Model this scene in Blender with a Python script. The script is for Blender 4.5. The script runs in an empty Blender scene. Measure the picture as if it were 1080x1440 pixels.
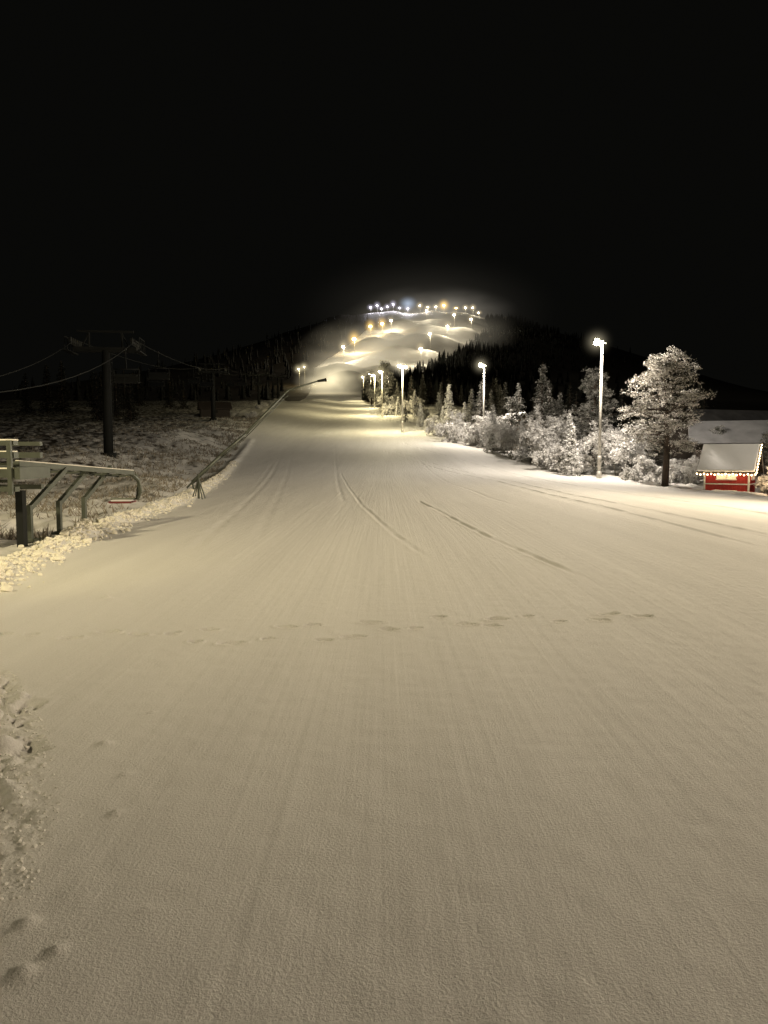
import bpy, math, random
import numpy as np
from mathutils import Vector, Matrix
random.seed(7); rng=np.random.default_rng(7)
sc=bpy.context.scene; COL=sc.collection
sc.view_settings.view_transform='Standard'; sc.view_settings.look='None'; sc.view_settings.exposure=0

# ------------------------------------------------------------ materials
def newmat(name):
    m=bpy.data.materials.new(name); m.use_nodes=True
    nt=m.node_tree; b=nt.nodes.get('Principled BSDF'); return m,nt,b
def simple(name,col,rough=.6,metal=0,noise=.25,scale=6,bump=0,spec=.5):
    m,nt,b=newmat(name); N=nt.nodes; L=nt.links
    tc=N.new('ShaderNodeTexCoord'); n=N.new('ShaderNodeTexNoise'); n.inputs['Scale'].default_value=scale; n.inputs['Detail'].default_value=3
    L.new(tc.outputs['Object'],n.inputs['Vector'])
    mx=N.new('ShaderNodeMix'); mx.data_type='RGBA'
    mx.inputs[6].default_value=(*[c*(1-noise) for c in col],1); mx.inputs[7].default_value=(*[min(1,c*(1+noise)) for c in col],1)
    L.new(n.outputs['Fac'],mx.inputs[0]); L.new(mx.outputs[2],b.inputs['Base Color'])
    b.inputs['Roughness'].default_value=rough; b.inputs['Metallic'].default_value=metal; b.inputs['Specular IOR Level'].default_value=spec
    if bump:
        bp=N.new('ShaderNodeBump'); bp.inputs['Strength'].default_value=bump; bp.inputs['Distance'].default_value=.02
        L.new(n.outputs['Fac'],bp.inputs['Height']); L.new(bp.outputs[0],b.inputs['Normal'])
    return m
def emis(name,col,s):
    m,nt,b=newmat(name); b.inputs['Base Color'].default_value=(.8,.8,.8,1)
    b.inputs['Emission Color'].default_value=(*col,1); b.inputs['Emission Strength'].default_value=s
    m.cycles.emission_sampling='NONE'; return m
def foliage(name,dark,light,bias,scale=3.0):
    m,nt,b=newmat(name); N=nt.nodes; L=nt.links
    g=N.new('ShaderNodeNewGeometry'); sx=N.new('ShaderNodeSeparateXYZ'); L.new(g.outputs['Normal'],sx.inputs[0])
    ab=N.new('ShaderNodeMath'); ab.operation='ABSOLUTE'; L.new(sx.outputs['Z'],ab.inputs[0])
    tc=N.new('ShaderNodeTexCoord'); n=N.new('ShaderNodeTexNoise'); n.inputs['Scale'].default_value=scale; n.inputs['Detail'].default_value=2
    L.new(tc.outputs['Object'],n.inputs['Vector'])
    a=N.new('ShaderNodeMath'); a.operation='MULTIPLY_ADD'; a.inputs[1].default_value=2.6; a.inputs[2].default_value=-1.3+bias
    L.new(n.outputs['Fac'],a.inputs[0])
    c=N.new('ShaderNodeMath'); c.operation='MULTIPLY_ADD'; c.inputs[1].default_value=.7; c.use_clamp=True
    L.new(ab.outputs[0],c.inputs[0]); L.new(a.outputs[0],c.inputs[2])
    mx=N.new('ShaderNodeMix'); mx.data_type='RGBA'; mx.inputs[6].default_value=(*dark,1); mx.inputs[7].default_value=(*light,1)
    L.new(c.outputs[0],mx.inputs[0]); L.new(mx.outputs[2],b.inputs['Base Color']); b.inputs['Roughness'].default_value=.8
    return m
def glow_mistmat(name,col,strength,power=2.5,noisy=0):  # emission-only volume: glow painted in place of scattered lamp light
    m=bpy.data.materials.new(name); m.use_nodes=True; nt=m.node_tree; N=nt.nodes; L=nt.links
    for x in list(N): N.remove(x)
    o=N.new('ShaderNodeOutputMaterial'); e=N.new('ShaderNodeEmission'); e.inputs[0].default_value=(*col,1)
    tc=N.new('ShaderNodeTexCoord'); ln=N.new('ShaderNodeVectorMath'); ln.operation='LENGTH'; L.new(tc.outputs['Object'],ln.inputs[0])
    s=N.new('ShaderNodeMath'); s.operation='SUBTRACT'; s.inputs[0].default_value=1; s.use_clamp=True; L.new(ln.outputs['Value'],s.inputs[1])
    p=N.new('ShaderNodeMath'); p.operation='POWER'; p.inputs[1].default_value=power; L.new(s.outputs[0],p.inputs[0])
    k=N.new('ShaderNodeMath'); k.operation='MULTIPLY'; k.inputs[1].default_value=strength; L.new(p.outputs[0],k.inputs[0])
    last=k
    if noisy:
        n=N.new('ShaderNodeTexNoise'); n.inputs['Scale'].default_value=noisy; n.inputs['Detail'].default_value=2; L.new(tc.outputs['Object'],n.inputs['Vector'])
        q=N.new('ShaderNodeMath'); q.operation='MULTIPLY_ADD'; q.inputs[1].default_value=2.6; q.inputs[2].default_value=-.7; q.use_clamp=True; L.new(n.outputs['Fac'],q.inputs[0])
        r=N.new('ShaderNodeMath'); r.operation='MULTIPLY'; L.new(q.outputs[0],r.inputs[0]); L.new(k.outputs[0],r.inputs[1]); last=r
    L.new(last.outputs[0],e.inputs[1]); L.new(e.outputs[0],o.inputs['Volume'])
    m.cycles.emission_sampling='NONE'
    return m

M_steel=simple('galvanised_steel',(.10,.11,.085),.45,.4,.3)
M_pole=simple('pole_paint',(.5,.48,.43),.5,.2)
M_dark=simple('dark_steel',(.018,.019,.018),.9,0,.2,6,0,.15)
M_bark=simple('bark',(.07,.052,.038),.9,0,.5,12,.6)
M_birch=simple('frosted_bark',(.42,.40,.37),.85,0,.4,9)
M_needle=foliage('snowy_needles',(.04,.045,.028),(.70,.68,.64),.0,1.8)
M_needle_f=foliage('frosted_pine_needles',(.08,.08,.055),(.84,.81,.76),.2,1.8)
M_needle_unlit=foliage('unlit_needles',(.006,.008,.005),(.05,.05,.045),-.5,2.0)  # near-black copy of the needles, paints the lack of light in the woods
M_frost=foliage('frosted_twigs',(.24,.22,.19),(.92,.91,.89),.38,1.4)
M_frostn=foliage('frosted_needles',(.20,.20,.17),(.90,.89,.87),.4,2.5)
M_red=simple('red_paint',(.42,.03,.022),.6,0,.3,5)
M_redseat=simple('red_plastic',(.16,.018,.016),.5)
M_brown=simple('brown_boards',(.05,.038,.028),.8)
M_white=simple('white_paint',(.7,.7,.66),.6)
M_tan=simple('tan_boards',(.30,.20,.10),.7)
M_snow2=simple('roof_snow',(.90,.90,.89),.75,0,.03,8,.2)
M_thin=simple('thin_roof_snow',(.24,.24,.24),.8,0,.6,.9,.3)
M_clump=simple('clump_snow',(.90,.86,.74),.8,0,.06,20,.4)
M_crumb=simple('crumb_snow',(.76,.74,.68),.8,0,.12,20,.6)
M_grass=simple('frosted_grass',(.26,.23,.18),.9,0,.6,3)
M_window=emis('warm_window',(1,.5,.18),.6)
M_bulb=emis('string_bulb',(1,.72,.36),16)
M_lens=emis('lamp_lens',(1,.92,.72),60)
M_lens_y=emis('lamp_lens_yellow',(1,.66,.2),25)
M_lens_w=emis('lamp_lens_white',(.92,.86,1),30)

# ------------------------------------------------------------ mesh builder
class MB:
    def __init__(s): s.v=[]; s.f=[]
    def tube(s,p0,p1,r0,r1,n=8,cap=True):
        p0=Vector(p0);p1=Vector(p1);d=(p1-p0)
        if d.length<1e-6: return
        d.normalize(); a=Vector((0,0,1)) if abs(d.z)<.9 else Vector((1,0,0))
        u=d.cross(a).normalized(); w=d.cross(u); b=len(s.v)
        for p,r in ((p0,r0),(p1,r1)):
            for i in range(n):
                t=2*math.pi*i/n; s.v.append(tuple(p+u*(math.cos(t)*r)+w*(math.sin(t)*r)))
        for i in range(n):
            j=(i+1)%n; s.f.append((b+i,b+j,b+n+j,b+n+i))
        if cap and n>3: s.f.append(tuple(b+i for i in range(n))[::-1]); s.f.append(tuple(b+n+i for i in range(n)))
    def path(s,pts,r,n=6):
        for i in range(len(pts)-1):
            ra=r[i] if isinstance(r,list) else r; rb=r[i+1] if isinstance(r,list) else r
            s.tube(pts[i],pts[i+1],ra,rb,n)
    def box(s,c,sz,R=None):
        b=len(s.v); c=Vector(c)
        for k in range(8):
            q=Vector(((-.5,.5)[k&1]*sz[0],(-.5,.5)[(k>>1)&1]*sz[1],(-.5,.5)[(k>>2)&1]*sz[2]))
            if R is not None: q=R@q
            s.v.append(tuple(c+q))
        for f in ((0,2,3,1),(4,5,7,6),(0,1,5,4),(2,6,7,3),(0,4,6,2),(1,3,7,5)): s.f.append(tuple(b+i for i in f))
    def beam(s,p0,p1,w,h):
        p0=Vector(p0);p1=Vector(p1);d=p1-p0; R=d.to_track_quat('Y','Z').to_matrix()
        s.box((p0+p1)/2,(w,d.length,h),R)
    def poly(s,pts):
        b=len(s.v); s.v+= [tuple(p) for p in pts]; s.f.append(tuple(range(b,b+len(pts))))
    def leaf(s,c,size,flat=0.0):
        u=Vector((random.gauss(0,1),random.gauss(0,1),random.gauss(0,1)*(1-flat))).normalized()
        w=Vector((random.gauss(0,1),random.gauss(0,1),random.gauss(0,1)*(1-flat)))
        w=(w-u*w.dot(u)).normalized(); c=Vector(c); a=size*random.uniform(.6,1.3); e=a*random.uniform(.3,.6)
        s.poly((c-u*a*.5,c+w*e*.5,c+u*a*.6,c-w*e*.5))
    def mesh(s,name,mat,smooth=False):
        m=bpy.data.meshes.new(name); m.from_pydata(s.v,[],s.f); m.materials.append(mat)
        if smooth: m.polygons.foreach_set('use_smooth',[True]*len(m.polygons))
        m.update(); return m
def ob(name,mesh,parent=None,loc=None,**props):
    o=bpy.data.objects.new(name,mesh); COL.objects.link(o)
    if parent: o.parent=parent
    if loc is not None: o.location=loc
    for k,v in props.items(): o[k]=v
    return o
def root(name,loc,label,cat,rz=0,group=None,scale=1):
    e=bpy.data.objects.new(name,None); e.empty_display_size=.5; COL.objects.link(e); e.location=loc; e.rotation_euler=(0,0,rz)
    e.scale=(scale,)*3 if not isinstance(scale,tuple) else scale
    e['label']=label; e['category']=cat
    if group: e['group']=group
    return e
def copy_thing(src,loc,rz=0,scale=1,label=None,group=None):
    n=src.copy(); COL.objects.link(n); n.location=loc; n.rotation_euler=(0,0,rz)
    n.scale=(scale,)*3 if not isinstance(scale,tuple) else scale
    if label: n['label']=label
    if group: n['group']=group
    for c in src.children:
        k=c.copy(); k.parent=n; COL.objects.link(k)
    return n

# ------------------------------------------------------------ terrain
TBL=[rng.random((256,256)) for _ in range(6)]
def vn(x,y,k=0):
    x=np.asarray(x,float);y=np.asarray(y,float)
    xi=np.floor(x).astype(int);yi=np.floor(y).astype(int);fx=x-xi;fy=y-yi
    fx=fx*fx*(3-2*fx);fy=fy*fy*(3-2*fy);T=TBL[k%6]
    a=T[xi&255,yi&255];b=T[(xi+1)&255,yi&255];c=T[xi&255,(yi+1)&255];d=T[(xi+1)&255,(yi+1)&255]
    return (a*(1-fx)+b*fx)*(1-fy)+(c*(1-fx)+d*fx)*fy
def fbm(x,y,o=4):
    r=0;a=.5
    for i in range(o): r=r+a*(vn(x*2**i+i*17.3,y*2**i+i*9.1,i)-.5); a*=.5
    return r*2
def sm(x,a,b):
    t=np.clip((x-a)/(b-a),0,1); return t*t*(3-2*t)
yy=np.arange(-200,3000,1.0)
pr=np.interp(yy,[-200,0,30,50,70,90,110,150,200,250,300,350,400,550,700,850,1000,1060,1400,3000],
                 [0,0,0,.3,1.4,3,5,9,14,19,22.9,28.5,36.2,65,102,143,188,190,120,60])
ker=np.ones(13)/13; prs=np.convolve(np.pad(pr,6,mode='edge'),ker,'valid')
ker=np.ones(41)/41; prl=np.convolve(np.pad(pr,20,mode='edge'),ker,'valid')
w_=sm(yy,120,350); prs=prs*(1-w_)+prl*w_
def XL(y): return np.interp(y,[-50,5,9,13.9,17,25.6,57,120,200,250,400,550,700,850,1000],[-5,-4.7,-4.7,-5.5,-5.95,-6.8,-11.5,-19.6,-27,-30,-38,-50,-34,-18,-20])
def XR(y): return np.interp(y,[-50,10,35,52,70,95,112,160,250,400,550,700,850,1000],[24,21,18.5,15,11.3,9.1,2.8,-3.8,-7.8,-14,30,76,118,128])
FP=[(-3.65,6.45),(-3.4,6.52),(-3.15,6.5),(-2.75,6.38),(-2.5,6.6),(-2.2,6.5),(-1.9,6.55),(-1.62,6.25),(-1.6,6.68),(-1.3,6.2),(-.92,6.8),(-.66,6.86),(-1.02,6.35),(-.52,6.3),(-.27,6.42),(-.13,6.98),(.05,6.68),(.3,6.74),(.54,7.2),(.78,6.9),(1.1,7.1),(1.02,6.82),(1.42,7.22),(1.68,7.0),(2.1,7.05),(2.25,7.3),(2.55,7.2)]
GR=[([(-2.9,50),(-.6,22),(.25,14),(.8,10.3)],.045,.017),([(1.2,25),(2,13.8),(2.65,8.8)],.045,.028),
    ([(0,78),(5,50),(6.4,42),(6.9,23),(6.65,12.7)],.08,.045),([(1,78),(6,50),(7.5,42),(8.2,23),(8.3,12)],.09,.045),
    ([(-12.6,95),(-5.6,33),(-3.1,11.5)],.10,.014),([(-11.6,95),(-4.6,33),(-2.2,12)],.10,.007),([(-14,110),(-8.2,52),(-4.9,25)],.09,.007),
    ([(-6,90),(-2.5,40),(-1.3,24)],.08,.010),([(3,70),(3.5,40),(4.1,22)],.08,.010),([(2.5,90),(9,55),(12.5,30),(13,18)],.12,.06)]
MND=[(30,705,10,24,20),(54,690,9,20,18),(12,625,9,18,18),(44,785,12,24,22),(82,775,10,20,20),(0,505,6,16,18),(-22,455,6,14,18),(-8,560,8,18,16),(18,860,10,22,20),(62,865,10,24,20),(34,600,7,16,15),(8,740,9,18,16),(95,850,9,18,16),(-30,520,6,14,16),(60,740,7,15,14),(-12,690,9,16,18)]
def seg_d(x,y,a,b):
    ax,ay=a;bx,by=b;dx=bx-ax;dy=by-ay;t=np.clip(((x-ax)*dx+(y-ay)*dy)/(dx*dx+dy*dy),0,1)
    return np.hypot(x-ax-t*dx,y-ay-t*dy)
def H(x,y,detail=True):
    x=np.asarray(x,float);y=np.asarray(y,float)
    b=np.interp(y,yy,prs); xl=XL(y);xr=XR(y)
    off=sm(xl-x,0,2.5)+sm(x-xr,0,3.0)
    b=np.where(y>300,22.9+(b-22.9)*np.exp(-(np.clip(np.maximum(xl-x,x-xr),0,None)/330.)**2),b)
    z=b-.055*np.clip(x-6,0,18)*(1-sm(y,85,150))
    z=z-(b*.55)*sm(x,18,60)*sm(y,40,80)*(1-sm(y,200,350))
    z=z+1.3*sm(-x,10,23)*sm(y,25,52)*(1-sm(y,200,300))+.9*sm(xl-x,1,14)*np.exp(-((y-76)/20)**2)
    z=z+off*fbm(x/7.,y/7.,4)*.75*sm(y,8,30)*np.where(x>0,.5,1)
    z=z+off*fbm(x*1.3,y*1.3,3)*.26
    near=(y<90)
    dl=xl-x
    z=z+near*np.exp(-((dl-.26)/.27)**2)*(.16+.22*fbm(x*1.7,y*1.7,4)+.12*fbm(x*7,y*7,3))*sm(y,5,9)
    z=z+fbm(x/9.,y/14.,3)*.10*(1-off.clip(0,1))*sm(y,4,14)
    on=(1-off.clip(0,1))
    hillm=sm(y,430,520)*(1-sm(y,960,1010))
    z=z+hillm*on*(4*np.abs(fbm(x/38.,y/60.,3)))
    z=z+sm(y,860,1000)*(1-sm(y,1050,1200))*(9*fbm(x/34.,y/80.,3)+4-(x-45)**2/2600.)
    for mx_,my_,mh,rx,ry in MND:
        z=z+mh*np.exp(-((x-mx_)/rx)**2-((y-my_)/ry)**2)*on
    z=z+sm(y,285,300)*(1-sm(y,330,350))*on*1.5*fbm(x/9.,y/30.,2)
    if detail:
        for pts,w,dp in GR:
            d=np.full(x.shape,9.)
            for i in range(len(pts)-1): d=np.minimum(d,seg_d(x,y,pts[i],pts[i+1]))
            br=.35+.65*sm(vn(x*3.1,y*1.9,3),.35,.6)
            fade=sm(y,pts[-1][1],pts[-1][1]+2)
            z=z-dp*np.exp(-(d/w)**2)*br*fade+dp*.35*np.exp(-((d-2*w)/w)**2)*br*fade
        for i,(fx,fy) in enumerate(FP):
            m=(abs(x-fx)<.5)&(abs(y-fy)<.4)
            if not m.any(): continue
            an=.25*math.sin(i*2.3); L=.09+.03*math.sin(i*5.1); dx=x[m]-fx;dy=y[m]-fy
            u=(dx*math.cos(an)+dy*math.sin(an))/L; v=(-dx*math.sin(an)+dy*math.cos(an))/.052
            r=np.sqrt(u*u+v*v)+.22*fbm(x[m]*14,y[m]*14,2)
            z[m]+= -.12*(1-sm(r,.65,.92))+.018*np.exp(-((r-1.2)/.2)**2)*(.2+vn(x[m]*18,y[m]*18,2))
        xb=np.interp(y,[1.9,2.2,2.5,3.2,3.9,5.4,6],[-3.5,-1.65,-1.33,-1.52,-1.82,-2.85,-3.7])
        mk=sm(xb-x+.4*fbm(x*3,y*3,3),-.05,.3)*(y<6)*(y>1.5)
        rg=1-np.abs(fbm(x*7,y*7,4))*2.2
        z=z+mk*(.06*rg*sm(vn(x*4.2,y*4.2,1),.25,.6)-.04+.12*fbm(x*18,y*18,3))
        for cx,cy,r in ((-1.22,2.42,.03),(-1.06,2.28,.025),(-1.12,2.18,.03),(-1.55,4.0,.03),(-1.2,3.2,.025),(-3.1,8.2,.05),(-.85,2.5,.012),(-1.3,3.6,.02),(-1.45,4.5,.02)):
            z=z+r*.9*np.exp(-((x-cx)**2+((y-cy)*1.3)**2)/(r*r))
        z=z+.006*fbm(x*9,y*9,2)*(y<12)*(x>-6)*(x<6)
    return z
def h1(x,y): return float(H(np.array([float(x)]),np.array([float(y)]))[0])
def lines(segs):
    out=[]
    for a,b,s in segs: out+=list(np.arange(a,b,s))
    return out
def geo(start,s,f,end):
    o=[];p=start
    while p<end: o.append(p); p+=s; s*=f
    o.append(end); return o
xs=lines([(-30,-9,.16),(-9,-5.5,.05),(-5.5,-2.8,.03),(-2.8,-1.0,.018),(-1.0,4.5,.03),(4.5,14,.06),(14,22,.13)])+geo(22,.15,1.05,1500)
xs=[-v for v in geo(30.2,.2,1.05,1500)][::-1]+xs
ys=lines([(-70,-10,3),(-10,1.2,.5),(1.2,9,.022),(9,18,.06)])+geo(18,.07,1.016,2300)
xs=np.array(xs);ys=np.array(ys)
X,Y=np.meshgrid(xs,ys); Z=H(X,Y)
nx,ny=len(xs),len(ys)
co=np.stack([X.ravel(),Y.ravel(),Z.ravel()],1).astype(np.float32)
idx=np.arange(nx*ny).reshape(ny,nx)
q=np.stack([idx[:-1,:-1],idx[:-1,1:],idx[1:,1:],idx[1:,:-1]],-1).reshape(-1,4).astype(np.int32)
me=bpy.data.meshes.new('ski_slope_ground'); me.vertices.add(nx*ny); me.vertices.foreach_set('co',co.ravel())
me.loops.add(q.size); me.loops.foreach_set('vertex_index',q.ravel()); me.polygons.add(len(q))
me.polygons.foreach_set('loop_start',np.arange(0,q.size,4,dtype=np.int32)); me.polygons.foreach_set('loop_total',np.full(len(q),4,dtype=np.int32))
me.update(); me.validate(); me.polygons.foreach_set('use_smooth',np.ones(len(q),bool))
on=1-(sm(XL(Y)-X,.3,1.6)+sm(X-XR(Y),0,3)).clip(0,1)
cov=on+(1-on)*np.where(Y>240,.05,np.where(X>0,.86-.62*sm(X,20,24)*sm(Y,49,54),.66-.26*sm(XL(Y)-X,2,18)))  # cover also lowered behind the cabin to paint that ground as unlit
at=me.attributes.new('snow_cover_shade','FLOAT','POINT'); at.data.foreach_set('value',cov.ravel().astype(np.float32))
m,nt,b=newmat('snow_ground'); N=nt.nodes; L=nt.links
tc=N.new('ShaderNodeTexCoord')
A=N.new('ShaderNodeAttribute'); A.attribute_name='snow_cover_shade'
def noise(sc_,det=4,mapscale=None,rough=.5):
    n=N.new('ShaderNodeTexNoise'); n.inputs['Scale'].default_value=sc_; n.inputs['Detail'].default_value=det; n.inputs['Roughness'].default_value=rough
    if mapscale:
        mp=N.new('ShaderNodeMapping'); mp.inputs['Scale'].default_value=mapscale; L.new(tc.outputs['Object'],mp.inputs[0]); L.new(mp.outputs[0],n.inputs['Vector'])
    else: L.new(tc.outputs['Object'],n.inputs['Vector'])
    return n
def mth(op,a,b_=None,c=None,clamp=False):
    k=N.new('ShaderNodeMath'); k.operation=op; k.use_clamp=clamp
    for i,v in enumerate((a,b_,c)):
        if v is None: continue
        if isinstance(v,(int,float)): k.inputs[i].default_value=v
        else: L.new(v,k.inputs[i])
    return k.outputs[0]
n1=noise(1.6,6)
f=mth('MULTIPLY_ADD',n1.outputs['Fac'],7,-3.5+.5-2.0)
f=mth('ADD',f,mth('MULTIPLY',A.outputs['Fac'],4.5),clamp=True)
streak=noise(1,4,(1.6,.06,1))
fine=noise(75,4,None,.75)
mxs=N.new('ShaderNodeMix'); mxs.data_type='RGBA'; mxs.inputs[6].default_value=(.62,.60,.56,1); mxs.inputs[7].default_value=(.93,.91,.86,1)
L.new(mth('ADD',mth('MULTIPLY_ADD',streak.outputs['Fac'],.6,-.45),mth('MULTIPLY',fine.outputs['Fac'],1.3),clamp=True),mxs.inputs[0])
mx=N.new('ShaderNodeMix'); mx.data_type='RGBA'; mx.inputs[6].default_value=(.07,.058,.042,1); L.new(mxs.outputs[2],mx.inputs[7]); L.new(f,mx.inputs[0])
L.new(mx.outputs[2],b.inputs['Base Color']); b.inputs['Roughness'].default_value=.7
b.inputs['Specular IOR Level'].default_value=.3
st2=noise(1,2,(14,.15,1))
hgt=mth('ADD',mth('MULTIPLY',fine.outputs['Fac'],.0105),mth('MULTIPLY',st2.outputs['Fac'],.009))
bp=N.new('ShaderNodeBump'); bp.inputs['Strength'].default_value=1; bp.inputs['Distance'].default_value=1; L.new(hgt,bp.inputs['Height']); L.new(bp.outputs[0],b.inputs['Normal'])
me.materials.append(m)
g=ob('ground',me); g['kind']='structure'; g['label']='snow covered groomed ski slope rising to a hill'

# snow clumps along the piste edge
def ico():
    t=(1+5**.5)/2
    v=[(-1,t,0),(1,t,0),(-1,-t,0),(1,-t,0),(0,-1,t),(0,1,t),(0,-1,-t),(0,1,-t),(t,0,-1),(t,0,1),(-t,0,-1),(-t,0,1)]
    f=[(0,11,5),(0,5,1),(0,1,7),(0,7,10),(0,10,11),(1,5,9),(5,11,4),(11,10,2),(10,7,6),(7,1,8),(3,9,4),(3,4,2),(3,2,6),(3,6,8),(3,8,9),(4,9,5),(2,4,11),(6,2,10),(8,6,7),(9,8,1)]
    return [Vector(a).normalized() for a in v],f
IV,IF=ico()
mb=MB()
NC=7500
cy_=7+53*(rng.random(NC)**1.9)
cx_=XL(cy_)-.26+rng.normal(0,.20,NC); cz_=H(cx_,cy_)
for x,y,z in zip(cx_,cy_,cz_):
    r=random.uniform(.010,.040)*(2.0 if random.random()<.05 else 1); bb=len(mb.v)
    for a in IV:
        k=r*random.uniform(.6,1.3); mb.v.append((x+a.x*k,y+a.y*k,z+a.z*k*.8+r*.3))
    mb.f+=[tuple(bb+i for i in t) for t in IF]
o=ob('snow_clumps',mb.mesh('snow_clumps',M_clump)); o['kind']='stuff'; o['label']='loose lumpy snow along the edge of the slope'
mb=MB()
for i in range(1300):
    y=random.uniform(1.9,5.4); xb=float(np.interp(y,[2.2,2.5,3.2,3.9,5.4],[-1.6,-1.3,-1.5,-1.8,-2.8])); x=xb-abs(random.gauss(0,.4))+.04
    z=h1(x,y); r=random.uniform(.003,.012)*(1.8 if random.random()<.08 else 1); bb=len(mb.v)
    for a in IV:
        k=r*random.uniform(.6,1.25); mb.v.append((x+a.x*k,y+a.y*k,z+a.z*k*.7))
    mb.f+=[tuple(bb+j for j in t) for t in IF]
o=ob('snow_crumbs',mb.mesh('snow_crumbs',M_crumb)); o['kind']='stuff'; o['label']='crumbled snow bits on trampled snow'

# dead grass
n=26000
gy=14+120*rng.random(n)**1.4; gx=XL(gy)-1.0-rng.exponential(8,n); gz=H(gx,gy,False)
keep=vn(gx*.5,gy*.5,2)>.40; gx,gy,gz=gx[keep],gy[keep],gz[keep]
mb=MB()
for x,y,z in zip(gx,gy,gz):
    h=random.uniform(.06,.28); a=random.uniform(0,6.28); w=.014+.0006*y; dx=random.gauss(0,.14);dy=random.gauss(0,.14)
    mb.poly(((x-w*math.cos(a),y-w*math.sin(a),z-.03),(x+w*math.cos(a),y+w*math.sin(a),z-.03),(x+dx,y+dy,z+h)))
o=ob('grass',mb.mesh('grass',M_grass)); o['kind']='stuff'; o['label']='frosted dead grass poking through thin snow'

# ------------------------------------------------------------ trees
def tree_spruce(h,r,fol,name,label,seed,n=1.0):
    random.seed(seed); t=MB(); c=MB()
    t.path([(0,0,-.3),(.03,0,h*.4),(0,.03,h*.8),(0,0,h)],[h*.02,h*.015,h*.008,.01],8)
    z=h*.08
    while z<h*.97:
        k=1-z/h; nb=int(random.randint(6,9)); R=r*(k**.85)*random.uniform(.8,1.1)+.08
        for i in range(nb):
            a=random.uniform(0,6.28); L_=R*random.uniform(.6,1.12); dr=L_*random.uniform(.15,.5)
            d=Vector((math.cos(a),math.sin(a),0)); p0=Vector((0,0,z)); p1=p0+d*L_-Vector((0,0,dr))
            t.tube(p0,p1,.02*h/6,.006,4,False)
            m_=int(L_*20*n)+4
            for j in range(m_):
                s=random.random()**.7; p=p0.lerp(p1,s)+Vector((random.gauss(0,.07),random.gauss(0,.07),random.gauss(-.04,.06)))*(.5+L_*.6)
                c.leaf(p,random.uniform(.12,.26)*(h/7)**.4,.5)
        z+=h*.032*random.uniform(.8,1.3)
    return root(name,(0,0,0),label,'tree'),t.mesh('trunk',M_bark,True),c.mesh('crown',fol)
def finish(tr,loc,rz=0,scale=1,group=None):
    r,a,b_=tr; r.location=loc; r.rotation_euler=(0,0,rz); r.scale=(scale,)*3
    if group: r['group']=group
    ob('trunk',a,r); ob('crown',b_,r); return r
def tree_pine(h,seed,fol,label,nl=84,wid=.30,f0=.28):
    random.seed(seed); t=MB(); c=MB()
    t.path([(0,0,-.3),(.08,.02,h*.3),(-.05,.05,h*.6),(.05,0,h*.97)],[h*.026,h*.021,h*.014,.02],10)
    for i in range(nl):
        f=random.uniform(f0,1)
        prof=max(.05,math.sin(math.pi*min(1,(f-f0+.1)/(1.08-f0))))**.55*(1.15-.45*f)
        z=h*f
        R=h*wid*prof*random.uniform(.5,1.15)+.15
        a=random.uniform(0,6.28); d=Vector((math.cos(a),math.sin(a),random.uniform(-.2,.4)))
        p0=Vector((0,0,z*.95)); p1=p0+d*R; mid=p0.lerp(p1,.5)+Vector((0,0,-.06*R))
        t.path([p0,mid,p1],[.05,.035,.012],5)
        for q in range(random.randint(3,5)):
            s=random.uniform(.4,1.05); cc=p0.lerp(p1,s)+Vector((random.gauss(0,.3),random.gauss(0,.3),random.gauss(.03,.2)))
            rr=random.uniform(.25,.55)
            for k in range(60):
                v=Vector((random.gauss(0,1),random.gauss(0,1),random.gauss(0,.6))).normalized()*rr*random.random()**.4
                v.z*=.6; c.leaf(cc+v,random.uniform(.08,.17),.3)
    return root('pine_tree',(0,0,0),label,'tree'),t.mesh('trunk',M_bark,True),c.mesh('crown',fol)
def tree_twig(name,h,spread,seed,label,cat,stems=5,droop=.25,depth=4,leafn=3,lsize=1.0):
    random.seed(seed); t=MB(); c=MB()
    def grow(p,d,L_,r,k):
        segs=3; q=Vector(p)
        for i in range(segs):
            d2=(d+Vector((random.gauss(0,.14),random.gauss(0,.14),random.gauss(0,.1)-droop*(depth-k)*.14))).normalized()
            e=q+d2*L_/segs; r1=r*.82
            (t if k>=depth-0 else c).tube(q,e,r,r1,4 if k>=depth-1 else 3,False)
            if k<=2:
                for _ in range(leafn): 
                    c.leaf(q.lerp(e,random.random())+Vector((random.gauss(0,.06),random.gauss(0,.06),random.gauss(0,.06))),random.uniform(.08,.18)*lsize,.2)
            q=e; d=d2; r=r1
            if k>0:
                for _ in range(2 if i<2 else 1):
                    nd=(d+Vector((random.gauss(0,.55),random.gauss(0,.55),random.gauss(.05,.3)))).normalized()
                    grow(q,nd,L_*random.uniform(.5,.7),r*.6,k-1)
    for s in range(stems):
        a=6.28*s/stems+random.random(); d=Vector((math.cos(a)*spread,math.sin(a)*spread,1)).normalized()
        grow(Vector((math.cos(a)*.1,math.sin(a)*.1,-.15)),d,h*.52,.012*h,depth)
    return root(name,(0,0,0),label,cat),t.mesh('trunk',M_birch,True),c.mesh('crown',M_frost)

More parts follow.
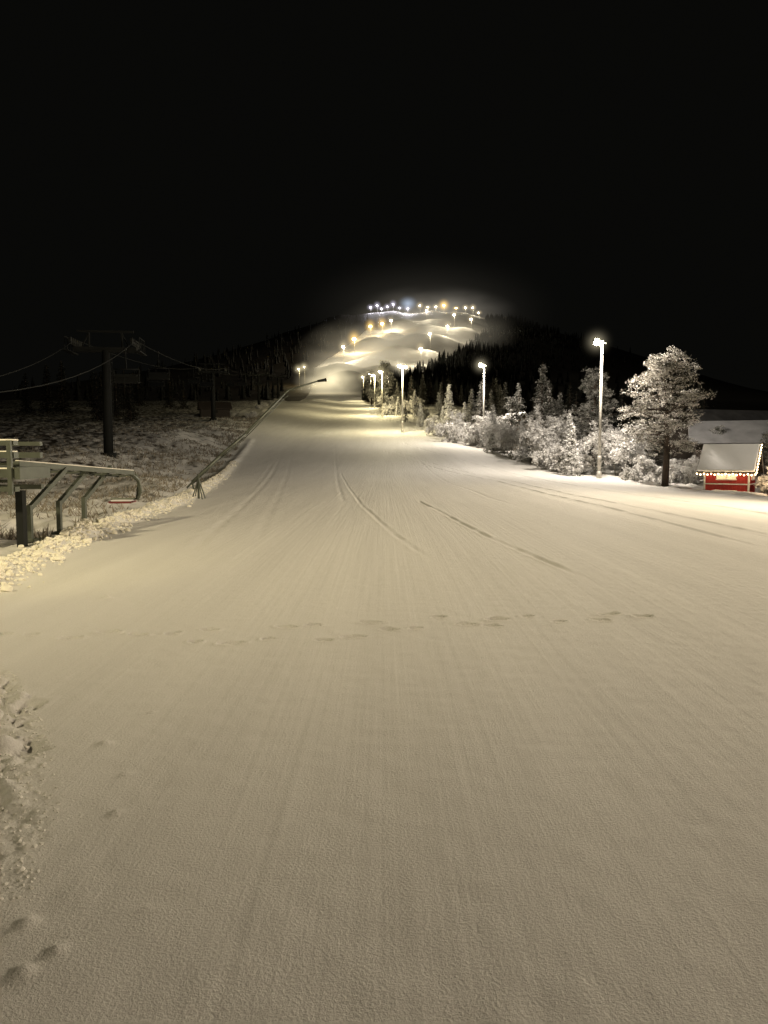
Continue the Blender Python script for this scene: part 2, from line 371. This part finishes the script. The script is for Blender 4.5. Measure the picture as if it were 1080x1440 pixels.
def place(x,y): return (x,y,h1(x,y)-.05)
SP=finish(tree_spruce(7,1.7,M_needle,'spruce_tree','snow dusted dark spruce beside the ski slope',1),place(15.9,75),.3,1.38)
SPF=finish(tree_spruce(5,1.15,M_frostn,'spruce_tree','small spruce white with thick frost and snow',2,1.8),place(11.7,80),1,1.05)
SPD=finish(tree_spruce(7,1.6,M_needle_unlit,'spruce_tree','spruce with needles painted dark for the unlit woods',3,.8),place(-40,70),1,1.1)
P1=finish(tree_pine(9.2,4,M_needle_f,'large rounded pine with frosted crown and bare trunk',104,.33,.30),place(18.8,49.5),0,1)
P2=finish(tree_pine(8.6,5,M_needle,'tall pine dusted with snow behind lamp post',64,.24),place(18.4,65),0,1)
B1=finish(tree_twig('birch_tree',5.5,.35,6,'bare birch with frosted twigs','tree',3,.5,4,3,1.2),place(14.1,64),0,.85)
B2=finish(tree_twig('frosted_bush',3.6,.6,7,'rounded bare bush coated in white frost','bush',7,.45,3,14,1.4),place(14.6,57.5),0,.7)
B3=finish(tree_twig('birch_tree',5.0,.9,8,'arching birch bowed down by heavy frost','tree',4,1.1,4,4,1.3),place(10.4,95),0,1)
GB='frosted bushes beside the slope'; GT='frosted trees beside the slope'; GD='dark woods trees'
for r in (SP,SPF,P1,P2,B1,B3): r['group']=GT
B2['group']=GB; SPD['group']=GD
random.seed(11)
R=lambda: random.uniform(0,6.28)
for s,x,y,k in [(SPF,13.8,54.5,.8),(SPF,13.0,70,.85),(B1,17.9,57,.85),(B3,20.8,54,.7),
    (P2,24.7,46.6,.56),(B2,24.2,44.6,.6),(B2,12.6,81,.5),(B1,13.2,87,.95),(B3,12.4,91,.9),(B3,9.0,103,1.0),(SP,21.5,74,1.1),
    (P2,25.9,57.5,.5),(SP,12.9,99,1.15),(SP,25,90,1.3),(SP,19,86,1.2),(B1,15.6,68,1.1),(SPF,15.2,61,.95),(B1,20.0,61,.9),(SP,17.5,97,1.15),
    (P2,17.6,76,.7),(SPF,16.6,57,.7),(P2,14.8,86,.7),(B2,17.6,52.5,.35),(SP,23,66,.9),(B3,14.0,59.5,.7),(B1,21.6,52,.45),(P2,14.4,72,.55),(B1,12.9,76,.8)]:
    copy_thing(s,place(x,y),R(),k)
for i in range(32):
    y=100+150*random.random()**1.2; x=float(XR(y))+random.uniform(2.8,11)
    s=random.choice([B1,B2,B3,SPF,SP,SPF,P2,B1]); copy_thing(s,place(x,y),R(),random.choice([.5,.75,1.0,1.3])*random.uniform(.85,1.15))
for i in range(54):
    y=95+165*random.random(); x=float(XR(y))+9+random.uniform(0,34)
    copy_thing(random.choice([SP,SPD,SPD]),place(x,y),R(),random.uniform(.9,1.35),'dark snow dusted spruce in the woods',GD)
for i in range(30):
    y=random.uniform(62,190); x=-float(abs(XL(y)))-14-random.uniform(4,40)
    copy_thing(SPD,place(x,y),R(),random.uniform(.8,1.4))
for i in range(12):
    y=random.uniform(120,250); x=float(XL(y))-random.uniform(1.5,4)
    copy_thing(B2,place(x,y),R(),random.uniform(.2,.4))
# far forest mass
fm=MB()
def fartree(x,y,z,h):
    r=h*.2
    for lv in range(4):
        z0=z+h*(.08+.2*lv); rr=r*(1.15-.25*lv); zt=z+h*min(1,(.45+.2*lv)); bb=len(fm.v); k=9
        for i in range(k):
            a=6.28*i/k; q=rr*(1 if i%2 else .55)*random.uniform(.8,1.2); fm.v.append((x+q*math.cos(a),y+q*math.sin(a),z0+random.uniform(-.3,.3)))
        fm.v.append((x,y,zt))
        for i in range(k): fm.f.append((bb+i,bb+(i+1)%k,bb+k))
pts=[]
for i in range(2300):
    y=random.uniform(255,960)
    if random.random()<.85: x=float(XR(y))+2+abs(random.gauss(0,50))
    else: x=float(XL(y))-14-abs(random.gauss(0,70))
    pts.append((x,y))
ax=np.array([p[0] for p in pts]);ay=np.array([p[1] for p in pts]);az=H(ax,ay,False)
for x,y,z in zip(ax,ay,az): fartree(x,y,z,random.uniform(4,9))
o=ob('forest',fm.mesh('forest',foliage('far_forest',(.005,.006,.004),(.035,.033,.028),-.35,.2))); o['kind']='stuff'; o['label']='dark conifer forest covering the hillside'

# ------------------------------------------------------------ lamps
def uvs(r,n=10,m_=7):
    s=MB()
    s.v.append((0,0,r))
    for j in range(1,m_):
        for i in range(n):
            a=6.283185*i/n; p=math.pi*j/m_; s.v.append((r*math.sin(p)*math.cos(a),r*math.sin(p)*math.sin(a),r*math.cos(p)))
    s.v.append((0,0,-r)); last=len(s.v)-1
    for i in range(n):
        k=(i+1)%n; s.f.append((0,1+i,1+k)); s.f.append((last,last-n+k,last-n+i))
    for j in range(m_-2):
        for i in range(n):
            k=(i+1)%n; s.f.append((1+j*n+i,1+(j+1)*n+i,1+(j+1)*n+k,1+j*n+k))
    return s
unit=uvs(1,16,10)
def mist_mesh(mat,name='lamp_glow'): return unit.mesh(name,mat,True)
Mh_near=mist_mesh(glow_mistmat('glow_near',(1,.88,.6),.9,6))  # lamp halos painted as self-glowing spheres around the heads
Mh_mid=mist_mesh(glow_mistmat('glow_mid',(1,.85,.5),.45,5))
Mh_far=mist_mesh(glow_mistmat('glow_far',(1,.80,.45),.22,3.4))
Mh_fary=mist_mesh(glow_mistmat('glow_far_yellow',(1,.62,.16),.30,3.4))
Mh_farw=mist_mesh(glow_mistmat('glow_far_white',(.86,.8,1),.20,3.4))
def pole_mesh():
    s=MB(); s.tube((0,0,-.3),(0,0,9.6),.12,.07,12); s.tube((0,0,-.1),(0,0,.5),.19,.16,12); s.tube((0,0,1.1),(0,0,1.6),.14,.14,12); return s.mesh('pole',M_pole,True)
def arm_mesh():
    s=MB(); s.beam((-.45,0,9.55),(.3,0,9.55),.07,.08); s.beam((0,0,9.2),(-.35,-.0,9.52),.04,.04); s.box((0,0,9.6),(.16,.16,.2)); return s.mesh('arm',M_steel)
def head_mesh():
    s=MB(); Rm=Matrix.Rotation(math.radians(28),3,'X')
    s.box((0,0,0),(.52,.36,.16),Rm); s.box((0,.03,.12),(.3,.2,.14),Rm); s.box((0,-.0,-.1),(.56,.4,.035),Rm)
    return s.mesh('lamp_head',M_steel)
PM,AM,HM=pole_mesh(),arm_mesh(),head_mesh()
def lens(mat,r):
    s=uvs(r,10,6); s.v=[(x,y,z*.6) for x,y,z in s.v]; return s.mesh('lamp_lens',mat,True)
L_near=lens(M_lens,.25); L_mid=lens(M_lens,.36); L_far=lens(M_lens,1.1); L_fy=lens(M_lens_y,1.7); L_fw=lens(M_lens_w,1.05)
def light(parent,loc,power,col,rad=.25):
    d=bpy.data.lights.new('lamp_light','POINT'); d.energy=power; d.color=col; d.shadow_soft_size=rad
    o=bpy.data.objects.new('lamp_light',d); COL.objects.link(o); o.parent=parent; o.location=loc; return o
def lamp(x,y,kind,power,rz=0,hs=1,halo=1.2,label='tall floodlight pole with glowing lamp head',heads=1,col=(1,.87,.62)):
    r=root('street_lamp',(x,y,h1(x,y)),label,'lamp post',rz,'floodlights lining the ski slope',(1,1,hs))
    ob('pole',PM,r); ob('arm',AM,r)
    pos=[(-.45,-.05,9.7)] if heads==1 else [(-.5,-.05,9.7),(.42,-.05,9.62)]
    lm={'near':L_near,'mid':L_mid,'far':L_far,'yel':L_fy,'whi':L_fw}[kind]
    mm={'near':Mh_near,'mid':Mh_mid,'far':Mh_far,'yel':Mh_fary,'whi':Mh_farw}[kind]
    for p in pos:
        ob('lamp_head',HM,r,p); ob('lamp_lens',lm,r,(p[0],p[1]-.12,p[2]-.2))
    k=ob('lamp_glow',mm,r,(pos[0][0],-.1,9.6)); k.scale=(halo,)*3
    if power: light(r,(pos[0][0],-.9,9.1),power,col,.3 if y<300 else 3)
    return r
W1=(1,.89,.76)
lamp(15.4,53,'near',6500,.2,1,1.7,'tall pale floodlight pole with bright lamp beside pine tree',1,W1)
lamp(11.9,89,'near',6500,.2,1,2.0,'tall floodlight pole with bright lamp above frosted bushes',1,W1)
lamp(2.7,109,'near',6500,.1,1,2.6,'floodlight pole with two glowing heads at bend of slope',2,(1,.87,.54))
YL=(1,.85,.48)
lamp(-.4,160,'mid',9500,0,1,3.4,col=YL); lamp(-2.5,200,'mid',7000,0,.9,3.6,col=YL); lamp(-4.4,250,'mid',6500,0,1,3.8,col=YL); lamp(-8.2,300,'mid',8000,0,1,4,col=YL)
lamp(-47.5,420,'mid',3000,0,1,5.5,col=(1,.8,.4)); lamp(-45,425,'mid',0,0,1.1,5)
lamp(2,330,'mid',5000,0,1,4.4)
for i,(px,y) in enumerate([(522,1000),(531,1003),(537,1006),(545,1006),(553,1004),(562,1000),(573,985),(590,1004),(601,1006),(612,1008),(623,1008),(640,1004),(653,1000),(663,998),(671,994)]):
    x=(px-540)/1040*y
    lamp(x,y,'whi' if i<7 else ('yel' if i in(10,11) else 'far'),11000 if i%2==0 else 0,0,.8+.25*math.sin(i*2.1),8 if i!=10 else 12,'distant floodlight on top of the hill',1,(.9,.87,1) if i<7 else (1,.86,.6))
for x,y,k,p in [(-1.5,785,'yel',21000),(-13,742,'yel',21000),(-25,640,'yel',25000),(73,780,'far',24000),(92,792,'far',15000),(60,705,'far',20000),(37,600,'far',17000),(27,545,'far',14000),(8,820,'far',20000),(-30,560,'far',18000),(50,880,'far',24000)]:
    lamp(x,y,k,p,0,1.3,9 if k=='yel' else 6,'distant floodlight beside the hill run',1,(1,.86,.6) if k!='yel' else (1,.79,.48))
# floodlights that light the near run, then an added cabin fill (outside the view)
def spot(x,y,z,tx,ty,p,col,ang=115,rad=.5):
    d=bpy.data.lights.new('floodlight','SPOT'); d.energy=p; d.color=col; d.shadow_soft_size=rad; d.spot_size=math.radians(ang); d.spot_blend=1
    o=bpy.data.objects.new('floodlight',d); COL.objects.link(o); o.location=(x,y,z)
    o.rotation_euler=(Vector((tx,ty,0))-Vector((x,y,z))).to_track_quat('-Z','Y').to_euler()
YW=(1,.85,.53); PW=(1,.84,.60)
spot(24,27,9,4,26,23000,PW,130,.25); spot(23,0,10,2,5,10500,(1,.82,.60),120,.25); spot(-13,0,12,0,24,11500,YW,104)
spot(-3,5,5,-5.3,11.3,330,(1,.84,.36),50,.2); spot(30,38,9,21.5,47.5,2800,W1,50)  # last spot is an added unseen fill brightening the cabin roof

# big mist bodies; their lamp-lit look is painted in as own emission
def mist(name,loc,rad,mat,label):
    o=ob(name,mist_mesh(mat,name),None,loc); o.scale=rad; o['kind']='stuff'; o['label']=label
mist('mist',(66,985,188),(115,70,36),glow_mistmat('glow_mist_top',(1,.91,.76),.0065,1.8,1.8),'self-glowing mist drifting over the hill top')
mist('mist',(50,900,170),(170,120,75),glow_mistmat('glow_mist_wide',(1,.9,.72),.0003,1.8),'faint self-glowing haze around the hill top')
mist('mist',(-27,375,39),(20,20,12),glow_mistmat('glow_mist_gun',(1,.86,.55),.11,1.6,1.4),'self-glowing snow spray drifting over the run')
mist('mist',(-12,510,68),(52,40,28),glow_mistmat('glow_mist_gun2',(1,.87,.6),.024,1.5,1.6),'self-glowing snow spray on the hill run')
mist('mist',(36,690,112),(90,60,38),glow_mistmat('glow_mist_mid',(1,.89,.66),.009,1.5,1.8),'self-glowing haze over the upper run')
mist('mist',(31,975,197),(16,14,12),glow_mistmat('glow_mist_blue',(.6,.75,1),.06,2.2),'bluish self-glowing snow spray at hill top')

# ------------------------------------------------------------ chairlift
def pylon_parts():
    p=MB(); p.tube((0,0,-.4),(0,0,7.4),.34,.27,16); p.tube((0,0,-.3),(0,0,.35),.55,.55,16)
    for i in range(22): p.beam((.34,-.18,.6+.3*i),(.34,.18,.6+.3*i),.02,.02)
    p.beam((.36,-.18,.4),(.36,-.18,7.3),.03,.03); p.beam((.36,.18,.4),(.36,.18,7.3),.03,.03)
    a=MB(); a.beam((-2.1,0,7.45),(2.1,0,7.45),.36,.36)
    for sx in (-1,1):
        a.beam((sx*2.1,-.6,8.0),(sx*2.1,.6,8.0),.1,.1); a.beam((sx*1.1,0,7.6),(sx*1.1,0,8.7),.1,.1); a.beam((sx*1.6,0,7.6),(sx*1.1,0,8.6),.07,.07)
        for t in (-.9,-.3,.3,.9): a.beam((sx*2.45,t,7.2),(sx*2.45,t,8.2),.04,.04)
        a.beam((sx*2.45,-.9,8.2),(sx*2.45,.9,8.2),.04,.04); a.beam((sx*2.35,-1.2,7.25),(sx*2.35,1.2,7.25),.4,.06)
    a.beam((-1.9,0,8.7),(1.9,0,8.7),.12,.14)
    w=MB()
    for sx in (-2.0,2.0):
        w.beam((sx,-1.3,7.75),(sx,1.3,7.75),.08,.2)
        for t in (-1.15,-.7,-.25,.25,.7,1.15): w.tube((sx-.07,t,7.92),(sx+.07,t,7.92),.22,.22,12)
    return p.mesh('post',M_dark,True),a.mesh('crossarm',M_dark),w.mesh('pulley_wheels',M_dark)
PP=pylon_parts(); PY=[(-19.3,52),(-26.6,116),(-30.2,180),(-33,232)]; pyr=[]
for i,(x,y) in enumerate(PY):
    r=root('chairlift_pylon',(x,y,h1(x,y)),'dark steel chairlift pylon with crossarm and pulleys','lift pylon',.12,'chairlift pylons')
    for n_,m_ in zip(('post','crossarm','pulley_wheels'),PP): ob(n_,m_,r)
    pyr.append((x,y,h1(x,y)+8.12))
def cable_pt(a,b,t,sag): 
    p=Vector(a).lerp(Vector(b),t); p.z-=4*sag*t*(1-t); return p
def side(p,s): return (p[0]+s*2.0,p[1]+s*.24,p[2])
nodes={}
for s in (-1,1):
    seq=[(-12.2+s*1.2,13,2.7)]+[side(p,s) for p in pyr]; nodes[s]=seq; mb=MB()
    for i in range(len(seq)-1):
        pts=[cable_pt(seq[i],seq[i+1],t/14,1.3 if i==0 else .9) for t in range(15)]; mb.path(pts,.02,6)
    o=ob('lift_cable',mb.mesh('lift_cable',M_dark)); o['label']='dark steel haul cable strung between chairlift pylons'; o['category']='cable'; o['group']='chairlift cables'
def chair_parts():
    h=MB(); h.path([(0,0,0),(0,0,-.5),(0,.12,-.9),(0,.12,-1.25)],.045,8); h.box((0,0,.02),(.12,.35,.1))
    h.path([(-.8,.12,-1.25),(.8,.12,-1.25)],.04,8)
    for sx in(-.8,.8): h.path([(sx,.12,-1.25),(sx,.18,-2.1),(sx,-.35,-2.15)],.04,8)
    s=MB(); s.box((0,-.08,-2.12),(1.5,.48,.09)); 
    b_=MB(); b_.box((0,.2,-1.80),(1.5,.05,.48)); 
    q=MB(); q.path([(-.72,.1,-1.6),(-.72,-.42,-1.75),(.72,-.42,-1.75),(.72,.1,-1.6)],.02,6); q.path([(0,-.42,-1.75),(0,-.4,-2.4)],.02,6); q.path([(-.4,-.4,-2.4),(.4,-.4,-2.4)],.02,6)
    return [('hanger',h.mesh('hanger',M_dark,True)),('seat',s.mesh('seat',M_dark)),('backrest',b_.mesh('backrest',M_dark)),('safety_bar',q.mesh('safety_bar',M_dark))]
CP=chair_parts()
def chair(p,rz,label='empty dark chairlift chair hanging from the cable'):
    r=root('chairlift_chair',p,label,'lift chair',rz,'chairlift chairs')
    for n_,m_ in CP: ob(n_,m_,r)
for seg,t,s in [(1,.13,1),(1,.62,1),(1,.9,-1),(1,.45,-1),(2,.3,1),(2,.7,1),(2,.5,-1),(3,.4,1),(0,.9,1)]:
    a,b_=nodes[s][seg],nodes[s][seg+1]; chair(cable_pt(a,b_,t,1.3 if seg==0 else .9),.12)

# loading station beams and guide rail
r=root('chairlift_station',(0,0,0),'steel chairlift loading station with stacked snowy beams','lift station')
mb=MB()
for z,hh in ((1.80,.07),(1.60,.10),(1.30,.14),(1.04,.08)): mb.beam((-9.5,12.2,z),(-6.05,12.2,z),.16,hh); mb.beam((-9.5,13.1,z),(-6.05,13.1,z),.1,hh)
mb.beam((-9.5,12.27,1.45),(-6.2,12.27,1.45),.03,.05); mb.beam((-9.5,12.27,1.17),(-6.2,12.27,1.17),.03,.05)
for x in (-6.1,-6.55,-7.1): mb.beam((x,12.08,.95),(x,12.08,1.84),.07,.06)
mb.beam((-6.0,12.1,1.30),(-6.0,13.2,1.30),.1,.2)
ob('beam',mb.mesh('beam',M_steel),r)
mb=MB(); mb.beam((-9.5,12.2,1.850),(-6.05,12.2,1.850),.18,.024); mb.beam((-9.5,12.2,1.384),(-6.02,12.2,1.384),.18,.022); mb.beam((-9.5,12.2,1.662),(-6.07,12.2,1.662),.18,.02); ob('snow_cap',mb.mesh('snow_cap',M_clump),r)
mb=MB()
for x,y in ((-6.2,12.6),(-7.4,12.6),(-8.9,12.6)): mb.beam((x,y,-.2),(x,y,1.0),.12,.14)
mb.beam((-7.4,12.6,.1),(-6.7,12.6,.95),.07,.07); mb.beam((-8.9,12.6,.7),(-6.9,12.6,.1),.07,.07)
ob('post',mb.mesh('post',M_dark),r)
r=root('guide_rail',(0,0,0),'galvanised steel chairlift guide rail on slanted legs','railing')
mb=MB(); mb.beam((-6.35,12.8,1.45),(-5.85,17.2,1.19),.12,.09); mb.beam((-6.75,12.8,1.40),(-6.2,17.2,1.12),.06,.06)
for t in range(9): 
    a=Vector((-6.35,12.8,1.40)).lerp(Vector((-5.85,17.2,1.14)),t/8); mb.beam(a,a+Vector((-.4,0,-.04)),.035,.035)
mb.path([(-5.87,17.2,1.16),(-5.78,17.4,1.0),(-5.75,17.45,.75),(-5.82,17.4,.55)],.045,8)
ob('rail',mb.mesh('rail',M_steel),r)
for (x,y) in ((-6.25,13.0),(-6.3,14.3),(-6.3,15.5)):
    z=h1(x,y); mb=MB(); mb.beam((x,y,z-.2),(x,y,.72),.08,.09); mb.beam((x,y,.66),(x+.12,y+1.25,1.33),.075,.09); mb.box((x,y,z+.06),(.24,.24,.04)); ob('leg',mb.mesh('leg',M_steel),r)
mb=MB(); mb.beam((-6.34,12.8,1.507),(-5.84,17.2,1.247),.06,.016); ob('snow_cap',mb.mesh('snow_cap',M_clump),r)
# red seat hanging at rail end
r=root('hanging_lift_chair',(-6.2,17.5,.16),'red lift seat with steel hanger near the guide rail','lift chair',.1)
mb=MB(); mb.path([(.32,0,1.0),(.38,0,.8),(.34,0,.42)],.03,8); mb.path([(-.3,.1,.40),(.34,.1,.40)],.025,8); ob('hanger',mb.mesh('hanger',M_steel),r)
mb=MB(); mb.box((0,0,.34),(.56,.36,.03)); mb.box((0,-.19,.33),(.5,.03,.04)); ob('seat',mb.mesh('seat',M_redseat),r)
mb=MB(); mb.box((0,0,.372),(.46,.28,.03)); ob('snow_cap',mb.mesh('snow_cap',M_snow2),r)
# snow lance
r=root('snow_lance',(0,0,0),'long angled snowmaking lance reaching over the slope edge','snow gun')
z0=h1(-6.8,27)
mb=MB(); pts=[(-7.0,27,z0+.6),(-6.1,27.5,z0+1.55),(-5.25,28.2,z0+2.4),(-4.0,30,z0+4.05),(-3.85,30.1,z0+4.2),(-2.75,31,z0+4.65)]
mb.path(pts,[.06,.055,.05,.045,.04,.03],8); mb.path([(p[0]-.02,p[1],p[2]-.10-.03*i) for i,p in enumerate(pts[:5])],.016,6); ob('pipe',mb.mesh('pipe',M_steel,True),r)
mb=MB(); mb.tube(pts[5],(-2.45,31.2,z0+4.72),.05,.07,10); mb.tube((-2.45,31.2,z0+4.72),(-2.4,31.2,z0+4.73),.08,.08,10); ob('nozzle',mb.mesh('nozzle',M_dark),r)
mb=MB(); 
for dx,dy in ((.2,.3),(.22,-.3),(-.2,.2),(-.2,-.25)): mb.tube((-6.8,27.1,z0+.75),(-6.8+dx,27.1+dy,z0-.1),.022,.022,6)
mb.tube((-6.8,27.1,z0-.2),(-6.8,27.1,z0+.9),.045,.045,8); mb.path([(-7.2,27,z0+.4),(-7.0,27,z0+.6),(-6.95,27,z0+.35)],.035,8); ob('stand',mb.mesh('stand',M_steel),r)

# ------------------------------------------------------------ buildings
def gable_house(name,loc,rz,w,d,hw,hr,wm,label,cat,ov=.45,snow=.22,windows=(),trim=None,bulbs=False,light_p=0,snowmat=None):
    r=root(name,loc,label,cat,rz)
    s=MB(); s.box((0,0,hw/2-.3),(w,d,hw+.6))
    for sx in (-1,1):
        x=sx*(w/2); y0,y1=-d/2,d/2
        bb=len(s.v); s.v+=[(x,y0,hw),(x,y1,hw),(x,0,hw+hr),(x-sx*.12,y0,hw),(x-sx*.12,y1,hw),(x-sx*.12,0,hw+hr)]
        s.f+=[(bb,bb+1,bb+2),(bb+3,bb+5,bb+4),(bb,bb+2,bb+5,bb+3),(bb+1,bb+4,bb+5,bb+2)]
    n_=int(w/.22)
    for i in range(n_+1): s.box((-w/2+i*w/n_,-d/2-.012,hw/2),(.04,.024,hw))
    n_=int(d/.22)
    for i in range(n_+1): s.box((w/2+.012,-d/2+i*d/n_,hw/2),(.024,.04,hw))
    ob('wall',s.mesh('wall',wm),r)
    ro=MB(); sn=MB(); sl=math.hypot(d/2,hr); an=math.atan2(hr,d/2)
    for sy in (-1,1):
        Rm=Matrix.Rotation(-sy*an,3,'X'); L2=sl+ov
        nrm=Rm@Vector((0,0,1)); dirv=Rm@Vector((0,1,0))*sy
        top=Vector((0,0,hw+hr)); c=top+dirv*(L2/2)
        ro.box(c+nrm*.06,(w+2*ov,L2,.1),Rm); sn.box(c+nrm*(.115+snow/2)-dirv*.03,(w+2*ov-.06,L2,snow),Rm)
    ro_=ob('roof',ro.mesh('roof',M_brown),r); me_=sn.mesh('roof_snow',snowmat or M_snow2); so=ob('roof_snow',me_,r)
    bv=so.modifiers.new('b','BEVEL'); bv.width=.07; bv.segments=3
    if trim:
        t=MB(); 
        for x in (-w/2,w/2): t.box((x+(.02 if x>0 else -.02),-d/2-.02,hw/2),(.1,.1,hw))
        t.box((w/2+.02,d/2,hw/2),(.1,.1,hw)); t.box((0,-d/2-.05,hw*.36),(w*.96,.06,.07)); t.box((w/2+.05,0,hw*.36),(.06,d*.96,.07))
        for k in (-1,1):
            t.beam((w/2+ov+.01,k*(d/2+ov*.8),hw-ov*.8*hr/(d/2)),(w/2+ov+.01,0,hw+hr),.04,.14)
        ob('trim',t.mesh('trim',trim),r)
    for (fx,face,z,ww,wh,lit) in windows:
        if face=='f': c=(fx,-d/2-.04,z); sz=(ww,.05,wh)
        else: c=(w/2+.04,fx,z); sz=(.05,ww,wh)
        wdw=ob('window',(lambda q:(q.box(c,sz),q.mesh('window',M_window if lit else M_dark))[1])(MB()),r)
        q=MB(); t=.06
        if face=='f':
            for dz in (-wh/2,wh/2): q.box((c[0],c[1]-.035,c[2]+dz),(ww+.1,.05,t))
            for dx in (-ww/2,0,ww/2): q.box((c[0]+dx,c[1]-.04,c[2]),(t*.8,.045,wh))
        else:
            for dz in (-wh/2,wh/2): q.box((c[0]+.035,c[1],c[2]+dz),(.05,ww+.1,t))
            for dx in (-ww/2,0,ww/2): q.box((c[0]+.04,c[1]+dx,c[2]),(.045,t*.8,wh))
        ob('window_frame',q.mesh('window_frame',M_white if trim else M_brown),wdw)
    if bulbs:
        q=MB(); 
        ye=-d/2-ov*math.cos(an); ze=hw-ov*math.sin(an)-.02
        for i in range(17):
            c=Vector((-w/2-ov+i*(w+2*ov)/16,ye-.06,ze-.05*(i%2))); k=uvs(.045,6,4); bb=len(q.v); q.v+=[tuple(Vector(v)+c) for v in k.v]; q.f+=[tuple(bb+j for j in f_) for f_ in k.f]
        for i in range(11):
            t=i/10; c=Vector((w/2+ov+.06,ye+(0-ye)*t,ze+.12+(hw+hr-ze)*t)); k=uvs(.04,6,4); bb=len(q.v); q.v+=[tuple(Vector(v)+c) for v in k.v]; q.f+=[tuple(bb+j for j in f_) for f_ in k.f]
        ob('string_lights',q.mesh('string_lights',M_bulb),r)
    if light_p: light(r,(w/2+1.4,-d/2-.8,hw*.75),light_p,(1,.7,.4),.15)
    return r
gable_house('cabin',(22.0,47.0,h1(22.0,47.0)),-.62,2.5,2.4,1.5,1.35,M_red,'small red wooden cabin with snowy roof and string lights','cabin',.42,.18,
    [(0,'f',1.0,1.1,.36,True),(0,'s',1.0,.8,.4,True)],M_white,True,60)
gable_house('house',(28.0,58.5,h1(28.0,58.5)+.2),-.35,6.5,5.5,2.7,1.5,M_brown,'dark brown timber house with snow on roof','house',.6,.12,[(-1.5,'f',1.6,1.2,1,False),(1.5,'f',1.6,1.2,1,False),(0,'s',1.6,1,1,False)],snowmat=M_thin)
gable_house('house',(39,84,h1(39,84)),.3,10,7,3.4,2.4,M_brown,'large dark timber house with steep roof','house',.7,.1,[(-2,'f',1.8,1.3,1,False),(2,'f',1.8,1.3,1,False)],snowmat=M_thin)
gable_house('hut',(16.3,92,h1(16.3,92)+.5),-1.2,3.0,3.0,2.1,1.4,M_tan,'small tan wooden hut with snowy gable roof','hut',.4,.2,[(0,'s',1.4,.8,.7,False)],M_white,False,12)
gable_house('hut',(-30,132,h1(-30,132)),.3,5,3,1.6,1.0,M_brown,'low dark maintenance hut beside the lift','hut',.4,.12,[(0,'f',1,.8,.5,False)],snowmat=M_brown)

# ------------------------------------------------------------ world + camera
w=bpy.data.worlds.new('World'); sc.world=w; w.use_nodes=True
bg=w.node_tree.nodes['Background']; bg.inputs[0].default_value=(.95,.95,.8,1); bg.inputs[1].default_value=.0028
cd=bpy.data.cameras.new('Camera'); cd.sensor_fit='VERTICAL'; cd.sensor_height=36; cd.lens=26; cd.clip_end=6000; cd.clip_start=.05
cam=bpy.data.objects.new('Camera',cd); COL.objects.link(cam); cam.location=(0,0,1.6); cam.rotation_euler=(math.radians(90-4.4),0,0)
sc.camera=cam
